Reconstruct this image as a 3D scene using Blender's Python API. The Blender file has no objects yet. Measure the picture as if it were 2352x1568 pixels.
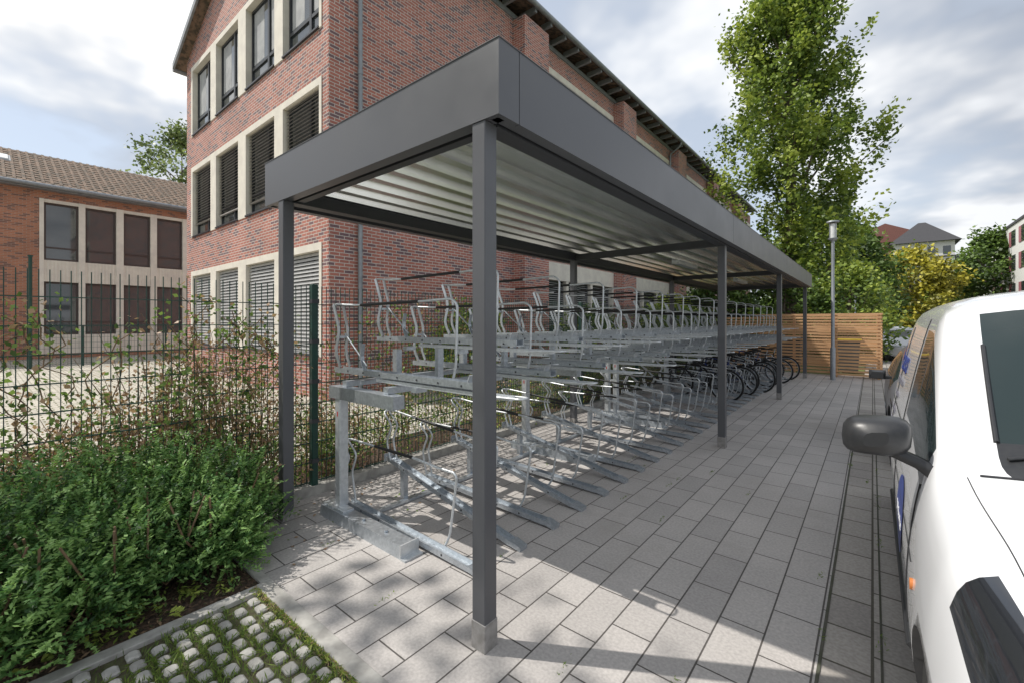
import bpy, math, random
import numpy as np
from mathutils import Vector, Matrix
random.seed(7); np.random.seed(7)
S=bpy.context.scene
S.view_settings.view_transform='Standard'
S.view_settings.look='None'
S.view_settings.exposure=0
COL=S.collection
H=1.65
# ---------------- camera
cd=bpy.data.cameras.new('camera'); cam=bpy.data.objects.new('camera',cd); COL.objects.link(cam)
cd.sensor_width=36; cd.lens=1028/2400*36; cd.shift_y=-47/2400
cd.clip_start=0.05; cd.clip_end=2000
YAW=math.atan(845/1028)
cam.location=(0,0,H); cam.rotation_euler=(math.radians(90),0,YAW)
S.camera=cam
# ---------------- materials
def newmat(name):
    m=bpy.data.materials.new(name); m.use_nodes=True
    return m,m.node_tree,m.node_tree.nodes['Principled BSDF']
def pos(nt,scale=(1,1,1)):
    g=nt.nodes.new('ShaderNodeNewGeometry')
    mp=nt.nodes.new('ShaderNodeMapping'); mp.inputs['Scale'].default_value=scale
    nt.links.new(g.outputs['Position'],mp.inputs['Vector']); return mp.outputs[0]
def noise(nt,vec,scale,detail=4,rough=0.6):
    n=nt.nodes.new('ShaderNodeTexNoise'); n.inputs['Scale'].default_value=scale
    n.inputs['Detail'].default_value=detail; n.inputs['Roughness'].default_value=rough
    nt.links.new(vec,n.inputs['Vector']); return n.outputs['Fac']
def ramp(nt,fac,a,b,ca,cb):
    r=nt.nodes.new('ShaderNodeValToRGB'); e=r.color_ramp.elements
    e[0].position=a;e[1].position=b;e[0].color=(*ca,1);e[1].color=(*cb,1)
    nt.links.new(fac,r.inputs[0]); return r.outputs[0]
def mixc(nt,fac,a,b,mode='MIX'):
    m=nt.nodes.new('ShaderNodeMix'); m.data_type='RGBA'; m.blend_type=mode
    for i,v in ((0,fac),(6,a),(7,b)):
        if isinstance(v,(int,float)): m.inputs[i].default_value=v
        elif isinstance(v,tuple): m.inputs[i].default_value=(*v,1) if len(v)==3 else v
        else: nt.links.new(v,m.inputs[i])
    return m.outputs[2]
def bump(nt,bs,h,strength=0.3,dist=0.01):
    b=nt.nodes.new('ShaderNodeBump'); b.inputs['Strength'].default_value=strength; b.inputs['Distance'].default_value=dist
    nt.links.new(h,b.inputs['Height']); nt.links.new(b.outputs[0],bs.inputs['Normal'])
def mat(name,c1,c2=None,rough=0.6,metal=0,scale=6,bmp=0,detail=3,spec=None,rvar=0,sc3=(1,1,1),lo=.35,hi=.65):
    m,nt,b=newmat(name)
    b.inputs['Roughness'].default_value=rough; b.inputs['Metallic'].default_value=metal
    if spec is not None: b.inputs['Specular IOR Level'].default_value=spec
    if c2 is None: c2=tuple(c*0.85 for c in c1)
    f=noise(nt,pos(nt,sc3),scale,detail)
    nt.links.new(ramp(nt,f,lo,hi,c2,c1),b.inputs['Base Color'])
    if rvar:
        nt.links.new(ramp(nt,f,.3,.7,(rough-rvar,)*3,(rough+rvar,)*3),b.inputs['Roughness'])
    if bmp: bump(nt,b,f,bmp)
    return m
def brickmat(name,c1,c2,c3,mortar,bw,rh,ms,vec_mode,rough=0.85,var=1.0,offset=.5,dirt=None,bstr=.5):
    m,nt,b=newmat(name); L=nt.links
    g=nt.nodes.new('ShaderNodeNewGeometry'); s=nt.nodes.new('ShaderNodeSeparateXYZ'); L.new(g.outputs['Position'],s.inputs[0])
    c=nt.nodes.new('ShaderNodeCombineXYZ')
    if vec_mode=='wall':
        a=nt.nodes.new('ShaderNodeMath'); a.operation='ADD'; L.new(s.outputs[0],a.inputs[0]); L.new(s.outputs[1],a.inputs[1])
        L.new(a.outputs[0],c.inputs[0]); L.new(s.outputs[2],c.inputs[1])
    else:
        L.new(s.outputs[1],c.inputs[0]); L.new(s.outputs[0],c.inputs[1])
    def bt(co1,co2,mo,bias=0.):
        t=nt.nodes.new('ShaderNodeTexBrick'); t.offset=offset
        t.inputs['Color1'].default_value=(*co1,1);t.inputs['Color2'].default_value=(*co2,1);t.inputs['Mortar'].default_value=(*mo,1)
        t.inputs['Scale'].default_value=1; t.inputs['Brick Width'].default_value=bw; t.inputs['Row Height'].default_value=rh
        t.inputs['Mortar Size'].default_value=ms; t.inputs['Mortar Smooth'].default_value=.2; t.inputs['Bias'].default_value=bias
        L.new(c.outputs[0],t.inputs['Vector']); return t
    t=bt(c1,c2,mortar)
    t2=bt((0,0,0),(1,1,1),(0,0,0))
    col=mixc(nt,ramp(nt,t2.outputs['Color'],.72,.8,(0,0,0),(1,1,1)),t.outputs['Color'],c3)
    col=mixc(nt,t.outputs['Fac'],col,mortar)
    n=noise(nt,g.outputs['Position'],.7,4)
    n2=noise(nt,g.outputs['Position'],60,1)
    col=mixc(nt,1.0,col,ramp(nt,n,.3,.7,(.84,.84,.84),(1.08,1.08,1.08)),'MULTIPLY')
    col=mixc(nt,1.0,col,ramp(nt,n2,.3,.7,(.86,.86,.86),(1.1,1.1,1.1)),'MULTIPLY')
    if dirt:
        n3=noise(nt,g.outputs['Position'],dirt[1],5,.7)
        col=mixc(nt,ramp(nt,n3,dirt[2],dirt[3],(0,0,0),(1,1,1)),col,dirt[0])
    L.new(col,b.inputs['Base Color']); b.inputs['Roughness'].default_value=rough
    inv=nt.nodes.new('ShaderNodeMath'); inv.operation='SUBTRACT'; inv.inputs[0].default_value=1; L.new(t.outputs['Fac'],inv.inputs[1])
    bump(nt,b,inv.outputs[0],bstr,.006)
    return m
M={}
M['brick']=brickmat('brick_red',(.46,.175,.13),(.33,.125,.10),(.18,.11,.12),(.58,.52,.47),.22,.072,.0085,'wall')
M['brick_o']=brickmat('brick_orange',(.46,.20,.115),(.35,.15,.09),(.21,.11,.085),(.38,.30,.24),.22,.072,.007,'wall')
M['paver']=brickmat('paver_grey',(.47,.445,.425),(.425,.403,.385),(.40,.38,.365),(.09,.082,.075),.44,.22,.0046,'floor',rough=.72,bstr=.6,offset=.42,dirt=((.33,.305,.28),.8,.54,.8))
M['paver2']=brickmat('paver_brown',(.42,.39,.355),(.37,.345,.315),(.34,.315,.29),(.11,.10,.08),.33,.2,.007,'floor',rough=.85,dirt=((.23,.22,.17),3,.64,.82))
M['court']=brickmat('paver_beige',(.58,.54,.47),(.50,.465,.41),(.45,.42,.37),(.15,.155,.09),.2,.13,.014,'floor',rough=.9,dirt=((.19,.20,.085),1.2,.6,.74))
M['anth']=mat('anthracite_metal',(.10,.103,.112),(.088,.091,.10),rough=.38,metal=.0,scale=2,rvar=.05)
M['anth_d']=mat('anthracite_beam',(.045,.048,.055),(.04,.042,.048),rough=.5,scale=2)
M['galv']=mat('galvanised_steel',(.54,.58,.62),(.42,.46,.50),rough=.36,metal=.7,scale=40,rvar=.08)
M['galv_l']=mat('galvanised_light',(.66,.69,.71),(.54,.57,.59),rough=.4,metal=.5,scale=30)
M['deck']=mat('trapezoid_sheet',(.86,.88,.86),(.80,.82,.80),rough=.24,metal=.92,scale=3)
M['rubber']=mat('black_rubber',(.015,.015,.016),(.02,.02,.02),rough=.6)
M['conc']=mat('concrete',(.46,.45,.42),(.30,.29,.27),rough=.9,scale=9,bmp=.3)
M['joint']=mat('joint_dirt',(.10,.095,.08),(.07,.075,.05),rough=1,scale=9)
M['sleeve']=mat('post_sleeve',(.32,.31,.3),(.22,.21,.2),rough=.7,scale=20)
M['cream']=mat('cream_concrete',(.76,.72,.63),(.66,.62,.55),rough=.8,scale=3)
M['curtain']=mat('curtain',(.40,.41,.41),(.30,.31,.32),rough=.8,scale=3)
M['frame']=mat('window_frame_dark',(.035,.04,.048),rough=.4)
M['frame_b']=mat('window_frame_brown',(.07,.05,.045),rough=.5)
M['slat']=mat('blind_dark',(.42,.40,.38),(.36,.34,.32),rough=.35)
M['slat_l']=mat('blind_light',(.42,.42,.41),rough=.45)
M['bin']=mat('bin_grey',(.08,.085,.085),rough=.5)
M['green']=mat('fence_green',(.012,.06,.045),(.01,.045,.035),rough=.45)
M['wood']=mat('larch_wood',(.66,.40,.21),(.44,.25,.125),rough=.7,scale=5,sc3=(.6,.6,12),bmp=.2)
M['mulch']=mat('bark_mulch',(.12,.075,.05),(.035,.025,.017),rough=1,scale=45,bmp=1.0,lo=.4,hi=.6)
M['soil']=mat('soil_moss',(.085,.095,.04),(.06,.05,.03),rough=1,scale=25,bmp=.8)
M['ground']=mat('grass_ground',(.11,.15,.04),(.13,.13,.06),rough=1,scale=.8)
M['asph']=mat('asphalt',(.07,.07,.072),(.05,.05,.052),rough=.9,scale=20)
M['tile']=mat('roof_tiles',(.22,.15,.105),(.085,.07,.052),rough=.9,scale=6,bmp=.3,lo=.42,hi=.58)
M['slate']=mat('slate_roof',(.05,.05,.055),(.04,.04,.045),rough=.7)
M['zinc']=mat('zinc',(.30,.32,.34),(.24,.26,.28),rough=.5,metal=.4)
M['white']=mat('white_paint',(.76,.77,.785),(.74,.75,.765),rough=.22,scale=1)
M['white'].node_tree.nodes['Principled BSDF'].inputs['Coat Weight'].default_value=.7
M['plaster']=mat('white_plaster',(.68,.68,.66),(.6,.6,.58),rough=.9)
M['pink']=mat('pink_panel',(.36,.13,.15),(.28,.10,.12),rough=.6)
M['rroof']=mat('red_roof',(.22,.09,.075),(.15,.07,.06),rough=.8)
M['silver']=mat('silver_paint',(.45,.46,.48),(.43,.44,.46),rough=.3,metal=.5)
M['plastic']=mat('black_plastic',(.024,.025,.028),(.03,.031,.033),rough=.38,scale=60,bmp=.03)
M['tyre']=mat('tyre',(.018,.018,.018),rough=.8)
M['blue']=mat('blue_decal',(.03,.055,.24),(.03,.05,.2),rough=.4)
M['orange']=mat('orange_decal',(.6,.2,.05),rough=.4)
M['yellow']=mat('yellow_lid',(.6,.45,.05),rough=.4)
M['red']=mat('red_sticker',(.5,.05,.04),rough=.4)
M['greyt']=mat('grey_lettering',(.2,.2,.24),rough=.4)
M['bark']=mat('bark',(.16,.13,.10),(.08,.065,.05),rough=1,scale=12,bmp=.6)
M['dry']=mat('dry_stem',(.28,.19,.11),(.17,.11,.07),rough=1,scale=30)
M['lampw']=mat('lamp_glass',(.75,.77,.76),rough=.3)
def glass(name,base=(.03,.04,.045),rough=.04):
    m,nt,b=newmat(name); b.inputs['Base Color'].default_value=(*base,1); b.inputs['Roughness'].default_value=rough
    b.inputs['Specular IOR Level'].default_value=.9; b.inputs['Coat Weight'].default_value=.5; return m
M['glass']=glass('window_glass',(.05,.06,.065))
M['glassv']=glass('vehicle_glass',(.02,.032,.032))
M['glassv'].node_tree.nodes['Principled BSDF'].inputs['Specular IOR Level'].default_value=.5
M['glassv'].node_tree.nodes['Principled BSDF'].inputs['Coat Weight'].default_value=0
M['lens']=glass('headlight_lens',(.02,.022,.026),.08)
def leafm(name,c,c2=None,trans=.3):
    m,nt,b=newmat(name)
    c=tuple((p+q)/2 for p,q in zip(c,c2)) if c2 else c
    b.inputs['Base Color'].default_value=(*c,1); b.inputs['Roughness'].default_value=.5
    b.inputs['Specular IOR Level'].default_value=.35
    t=nt.nodes.new('ShaderNodeBsdfTranslucent'); mx=nt.nodes.new('ShaderNodeMixShader'); mx.inputs[0].default_value=trans
    t.inputs[0].default_value=(c[0]*1.1,c[1]*1.15,c[2]*.8,1); nt.links.new(b.outputs[0],mx.inputs[1]); nt.links.new(t.outputs[0],mx.inputs[2])
    nt.links.new(mx.outputs[0],nt.nodes['Material Output'].inputs[0]); return m
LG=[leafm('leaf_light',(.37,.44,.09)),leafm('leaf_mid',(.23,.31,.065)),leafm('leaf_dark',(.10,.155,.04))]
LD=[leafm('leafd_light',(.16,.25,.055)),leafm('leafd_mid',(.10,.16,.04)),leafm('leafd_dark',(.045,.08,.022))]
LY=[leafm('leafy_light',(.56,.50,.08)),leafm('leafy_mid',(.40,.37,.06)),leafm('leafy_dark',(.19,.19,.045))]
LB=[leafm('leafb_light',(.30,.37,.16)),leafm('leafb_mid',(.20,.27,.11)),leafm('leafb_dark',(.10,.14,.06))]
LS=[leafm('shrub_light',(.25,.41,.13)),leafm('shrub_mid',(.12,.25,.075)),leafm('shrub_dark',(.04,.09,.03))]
LR=[leafm('dry_leaf',(.46,.31,.20)),leafm('dry_leaf_dark',(.27,.165,.105)),leafm('vine_leaf',(.22,.33,.09)),leafm('vine_leaf_dark',(.09,.15,.045))]
# ---------------- mesh builder
class MB:
    def __init__(s): s.v=[];s.f=[];s.m=[]; s.sm=[]
    def add(s,vs,fs,mi,smooth=False):
        o=len(s.v); s.v+= [tuple(p) for p in vs]
        for f in fs: s.f.append(tuple(i+o for i in f)); s.m.append(mi); s.sm.append(smooth)
    def box(s,x0,x1,y0,y1,z0,z1,mi=0):
        x0,x1=min(x0,x1),max(x0,x1);y0,y1=min(y0,y1),max(y0,y1);z0,z1=min(z0,z1),max(z0,z1)
        s.add([(x0,y0,z0),(x1,y0,z0),(x1,y1,z0),(x0,y1,z0),(x0,y0,z1),(x1,y0,z1),(x1,y1,z1),(x0,y1,z1)],
              [(3,2,1,0),(4,5,6,7),(0,1,5,4),(1,2,6,5),(2,3,7,6),(3,0,4,7)],mi)
    def cbox(s,x0,x1,y0,y1,z0,z1,mi=0,c=.006):
        p=[(x0+c,y0),(x1-c,y0),(x1,y0+c),(x1,y1-c),(x1-c,y1),(x0+c,y1),(x0,y1-c),(x0,y0+c)]
        q=[(x0+2*c,y0+c),(x1-2*c,y0+c),(x1-c,y0+2*c),(x1-c,y1-2*c),(x1-2*c,y1-c),(x0+2*c,y1-c),(x0+c,y1-2*c),(x0+c,y0+2*c)]
        vs=[(a,b,z0) for a,b in p]+[(a,b,z1-c) for a,b in p]+[(a,b,z1) for a,b in q]
        fs=[(i,(i+1)%8,8+(i+1)%8,8+i) for i in range(8)]+[(8+i,8+(i+1)%8,16+(i+1)%8,16+i) for i in range(8)]
        fs+=[tuple(range(16,24)),tuple(range(7,-1,-1))]
        s.add(vs,fs,mi)
    def sweep(s,pts,prof,mi,smooth=True,scales=None,up=Vector((0,0,1))):
        pts=[Vector(p) for p in pts]; n=len(prof); rings=[]
        t0=(pts[1]-pts[0]).normalized()
        ref=up if abs(t0.dot(up))<.95 else Vector((0,1,0))
        a=t0.cross(ref).normalized(); b=a.cross(t0).normalized()
        for i,p in enumerate(pts):
            if i==0:t=t0
            elif i==len(pts)-1:t=(pts[i]-pts[i-1]).normalized()
            else:
                t=((pts[i]-pts[i-1]).normalized()+(pts[i+1]-pts[i]).normalized())
                t=t.normalized() if t.length>1e-6 else (pts[i+1]-pts[i]).normalized()
            a=(a-t*a.dot(t)).normalized(); b=a.cross(t).normalized()
            k=scales[i] if scales else 1
            rings.append([p+a*(u*k)+b*(w*k) for u,w in prof])
        vs=[q for r in rings for q in r]; fs=[]
        for i in range(len(pts)-1):
            for j in range(n):
                k=(j+1)%n; fs.append((i*n+j,i*n+k,(i+1)*n+k,(i+1)*n+j))
        s.add(vs,fs,mi,smooth)
        s.add(rings[0],[tuple(range(n-1,-1,-1))],mi); s.add(rings[-1],[tuple(range(n))],mi)
    def tube(s,pts,r,mi=0,n=8,scales=None):
        s.sweep(pts,[(r*math.cos(2*math.pi*i/n),r*math.sin(2*math.pi*i/n)) for i in range(n)],mi,True,scales)
    def chan(s,p0,p1,w,h,t,mi=0,dark=None):
        w2=w/2
        for q in ([(-w2,0),(w2,0),(w2,t),(-w2,t)],[(-w2,t),(-w2+t,t),(-w2+t,h),(-w2,h)],[(w2-t,t),(w2,t),(w2,h),(w2-t,h)]):
            s.sweep([p0,p1],q,mi,False)
    def strip(s,pts,w,t,mi=0):
        s.sweep(pts,[(-w/2,-t/2),(w/2,-t/2),(w/2,t/2),(-w/2,t/2)],mi,False,up=Vector((0,0,1)))
    def obj(s,name,mats,parent=None,bevel=0):
        me=bpy.data.meshes.new(name); me.from_pydata(s.v,[],s.f)
        for m in mats: me.materials.append(m)
        me.polygons.foreach_set('material_index',s.m); me.polygons.foreach_set('use_smooth',s.sm); me.update()
        o=bpy.data.objects.new(name,me); COL.objects.link(o)
        if parent: o.parent=parent
        if bevel:
            b=o.modifiers.new('bevel','BEVEL'); b.width=bevel; b.segments=2; b.limit_method='ANGLE'
        return o
def empty(name,loc=(0,0,0)):
    e=bpy.data.objects.new(name,None); COL.objects.link(e); e.location=loc; return e
def rnd(pts,rad,k=4):
    pts=[Vector(p) for p in pts]; out=[pts[0]]
    for i in range(1,len(pts)-1):
        a,b,c=pts[i-1],pts[i],pts[i+1]
        r=min(rad,(a-b).length*.45,(c-b).length*.45)
        p=b+(a-b).normalized()*r; q=b+(c-b).normalized()*r
        for j in range(k+1):
            t=j/k; out.append(p*(1-t)**2+b*2*t*(1-t)+q*t*t)
    out.append(pts[-1]); return out
def leafmesh(name,C,size,mats,mi,aspect=.6,up=.3,parent=None,dirs=None):
    N=len(C); C=np.asarray(C,float)
    nrm=np.random.normal(size=(N,3)); nrm/=np.linalg.norm(nrm,axis=1)[:,None]; nrm[:,2]=np.abs(nrm[:,2])+up
    nrm/=np.linalg.norm(nrm,axis=1)[:,None]
    d=np.random.normal(size=(N,3)) if dirs is None else dirs
    a=np.cross(nrm,d); a/=np.linalg.norm(a,axis=1)[:,None]+1e-9; b=np.cross(nrm,a)
    sz=(np.full(N,size) if np.isscalar(size) else np.asarray(size))*np.random.uniform(.7,1.3,N)
    a=a*(sz*aspect*.5)[:,None]; b=b*(sz*.5)[:,None]
    V=np.empty((N,4,3)); V[:,0]=C-b; V[:,1]=C+a-b*.15; V[:,2]=C+b; V[:,3]=C-a-b*.15
    me=bpy.data.meshes.new(name); me.vertices.add(N*4); me.vertices.foreach_set('co',V.ravel())
    me.loops.add(N*4); me.loops.foreach_set('vertex_index',np.arange(N*4,dtype=np.int32))
    me.polygons.add(N); me.polygons.foreach_set('loop_start',np.arange(0,N*4,4,dtype=np.int32))
    me.polygons.foreach_set('loop_total',np.full(N,4,dtype=np.int32))
    for m in mats: me.materials.append(m)
    me.polygons.foreach_set('material_index',np.asarray(mi,dtype=np.int32)); me.update(calc_edges=True); me.validate()
    o=bpy.data.objects.new(name,me); COL.objects.link(o)
    if parent: o.parent=parent
    return o
# ---------------- ground sheets
def sheet(name,x0,x1,y0,y1,z,m):
    b=MB(); b.add([(x0,y0,z),(x1,y0,z),(x1,y1,z),(x0,y1,z)],[(0,1,2,3)],0); return b.obj(name,[M[m]])
sheet('ground',-600,600,-600,900,-.03,'ground')
sheet('pavement',-4.1,-.2,1.19,16.9,0,'paver')
b=MB(); b.add([(-1.0,-6,0),(-.2,-6,0),(-.2,1.19,0),(-1.0,1.19,0)],[(0,1,2,3)],0)
b.obj('pavement_foreground',[M['paver']])
sheet('parking_strip',-.2,7,-8,45,-.004,'paver2')
sheet('road',7,11,-60,140,-.008,'asph')
sheet('courtyard',-60,-5.2,-30,60,-.006,'court')
sheet('planting_bed',-4.1,-2.98,-6,1.19,-.01,'mulch')
sheet('planting_strip',-5.2,-4.1,-10,42,-.002,'mulch')
b=MB()
b.box(-2.98,-1.0,1.10,1.19,-.1,.006); b.box(-4.1,-2.98,1.13,1.19,-.1,.006)
b.box(-2.98,-2.90,-6,1.10,-.1,.004)
b.box(-4.27,-4.1,-6,16.4,-.1,.085)
b.box(-5.26,-5.18,-10,42,-.1,.03)
b.obj('kerb_stones',[M['conc']],bevel=.004)
b=MB()
b.box(-.206,-.192,-6,45,-.1,.002); b.box(.03,.04,-6,45,-.1,.0)
b.obj('drain_joint',[M['joint']])
# grass pavers
b=MB()
px,py=.105,.092
j=0;y=1.095-py
while y>-1.5:
    x=-2.88+(px/2 if j%2 else 0)
    while x<-1.1:
        w=.074+random.uniform(-.004,.004); d=.058+random.uniform(-.004,.004)
        xx=x+random.uniform(-.003,.003); zz=random.uniform(-.006,0)
        b.cbox(xx,xx+w,y+.01,y+.01+d,-.05,zz,0,.009)
        x+=px
    y-=py; j+=1
b.obj('grass_paver_blocks',[M['conc']])
sheet('grass_paver_soil',-2.9,-1.0,-6,1.10,-.022,'soil')
N=30000
C=np.column_stack([np.random.uniform(-2.9,-1.05,N),np.random.uniform(-.6,1.1,N),np.zeros(N)])
fy=(1.095-C[:,1])/py; row=np.floor(fy); fyy=fy-row
fx=((C[:,0]+2.88-(row%2)*px/2)%px)/px
inblock=(fx<.70)&(fyy>.28)&(fyy<.90)
d=np.sin(C[:,0]*7)+np.sin(C[:,1]*9+C[:,0]*4)+np.random.normal(size=N)*.8
C=C[(~inblock)&(d>-.4)]; N=len(C); C[:,2]=-.012+np.random.uniform(0,.022,N)
dirs=np.random.normal(size=(N,3))*.7+np.array([0,0,1.])
leafmesh('grass',C,.05,[LG[1],LG[2],LD[0]],np.random.randint(0,3,N),.10,-.6,dirs=dirs)
N=1200
C=np.column_stack([np.random.uniform(-2.95,-1.0,N),1.095-np.random.exponential(.015,N),np.random.uniform(0,.015,N)])
leafmesh('joint_grass',C,.03,[LG[0],LG[1],LR[0]],np.random.randint(0,3,N),.15,0)
rs=np.random.RandomState(9); C=[]
for k in range(26):
    x=-4.0+.22*rs.randint(2,19)+0; y=rs.uniform(1.3,6); C.append(np.column_stack([x+rs.normal(size=14)*.008,y+rs.normal(size=14)*.04,rs.uniform(0,.012,14)]))
for k in range(26):
    x=rs.choice([-.2,.04,.2]); y=rs.uniform(1.5,9); C.append(np.column_stack([x+rs.normal(size=14)*.012,y+rs.normal(size=14)*.06,rs.uniform(0,.01,14)]))
C=np.vstack(C); leafmesh('joint_weeds',C,.022,[LG[1],LD[0],LD[0]],rs.randint(0,3,len(C)),.2,0)
rs=np.random.RandomState(19); C=np.column_stack([rs.uniform(-4.05,-3.0,70),rs.uniform(1.25,5,70),np.full(70,.006)])
leafmesh('fallen_leaves',C,.035,[LR[0],LR[1],LR[2]],rs.randint(0,3,70),.6,3)

# ---------------- shelter
sh=empty('bicycle_shelter',(-2.75,8.6,0)); shp=sh
def P(o): 
    o.parent=shp; o.matrix_parent_inverse=Matrix.Translation(shp.location).inverted(); return o
X0,X1,Y0,Y1=-4.10,-1.39,1.59,15.7; ZB,ZT=2.65,3.02
b=MB(); t=.03
b.box(X0,X1,Y0,Y0+t,ZB,ZT); b.box(X0,X1,Y1-t,Y1,ZB,ZT)
ys=[Y0+t,1.75,6.2,10.8,Y1-t]
for i in range(4):
    g=.003
    b.box(X1-t,X1,ys[i]+g*(i>0),ys[i+1]-g,ZB,ZT); b.box(X0,X0+t,ys[i]+g*(i>0),ys[i+1]-g,ZB,ZT)
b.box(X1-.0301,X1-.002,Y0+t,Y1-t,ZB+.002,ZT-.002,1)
b.box(X1-.075,X1-t,Y0+t,Y1-t,ZB+.001,ZB+.006); b.box(X0+t,X0+.075,Y0+t,Y1-t,ZB+.001,ZB+.006)
b.box(X0+t,X1-t,Y0+t,Y0+.08,ZB+.001,ZB+.006)
for (a0,a1,c0,c1) in ((X0-.004,X1+.004,Y0-.004,Y0+.10),(X0-.004,X1+.004,Y1-.10,Y1+.004),(X1-.10,X1+.004,Y0+.10,Y1-.10),(X0-.004,X0+.10,Y0+.10,Y1-.10)):
    b.box(a0,a1,c0,c1,ZT,ZT+.004)
P(b.obj('fascia',[M['anth'],M['anth_d']]))
posts=[1.64,6.22,10.80,15.37]
for xi in (-1.53,-3.80):
    for yi in posts:
        b=MB(); r=.045
        b.cbox(xi-r,xi+r,yi-r,yi+r,.05,ZB+.0,0,.004)
        b.cbox(xi-r-.003,xi+r+.003,yi-r-.003,yi+r+.003,0,.14 if xi>-2 else .07,1,.003)
        P(b.obj('post',[M['anth'],M['sleeve']]))
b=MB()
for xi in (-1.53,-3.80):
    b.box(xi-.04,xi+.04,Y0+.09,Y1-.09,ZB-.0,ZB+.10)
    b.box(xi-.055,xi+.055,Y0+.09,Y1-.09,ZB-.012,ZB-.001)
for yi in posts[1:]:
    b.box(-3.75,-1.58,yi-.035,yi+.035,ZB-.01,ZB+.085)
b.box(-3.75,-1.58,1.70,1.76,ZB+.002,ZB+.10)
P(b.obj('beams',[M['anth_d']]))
# trapezoidal steel deck : wide troughs, narrow deep ribs
b=MB()
x=X0+.05; prof=[]; zd=ZB+.105; dd=.10
while x<X1-.05:
    prof+=[(x,zd),(x+.075,zd),(x+.105,zd+dd),(x+.145,zd+dd),(x+.155,zd+dd-.02),(x+.165,zd+dd-.02),(x+.175,zd+dd),(x+.215,zd+dd),(x+.245,zd)]
    x+=.25
prof=[(a,z) for a,z in prof if a<X1-.03]
n=len(prof)
vs=[(a,Y0+.04,z) for a,z in prof]+[(a,Y1-.04,z) for a,z in prof]
b.add(vs,[(i,i+1,n+i+1,n+i) for i in range(n-1)],0)
b.add([(a,y,z+.08) for a,y,z in [(X0+.03,Y0+.03,ZB+.17),(X1-.03,Y0+.03,ZB+.17),(X1-.03,Y1-.03,ZB+.17),(X0+.03,Y1-.03,ZB+.17)]],[(0,1,2,3)],1)
P(b.obj('roof_deck',[M['deck'],M['conc']]))
b=MB()
for yi in (8.5,13.0): b.box(-2.8,-2.68,yi-.55,yi+.55,ZB+.03,ZB+.10)
P(b.obj('light_fitting',[M['galv_l']]))

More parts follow.
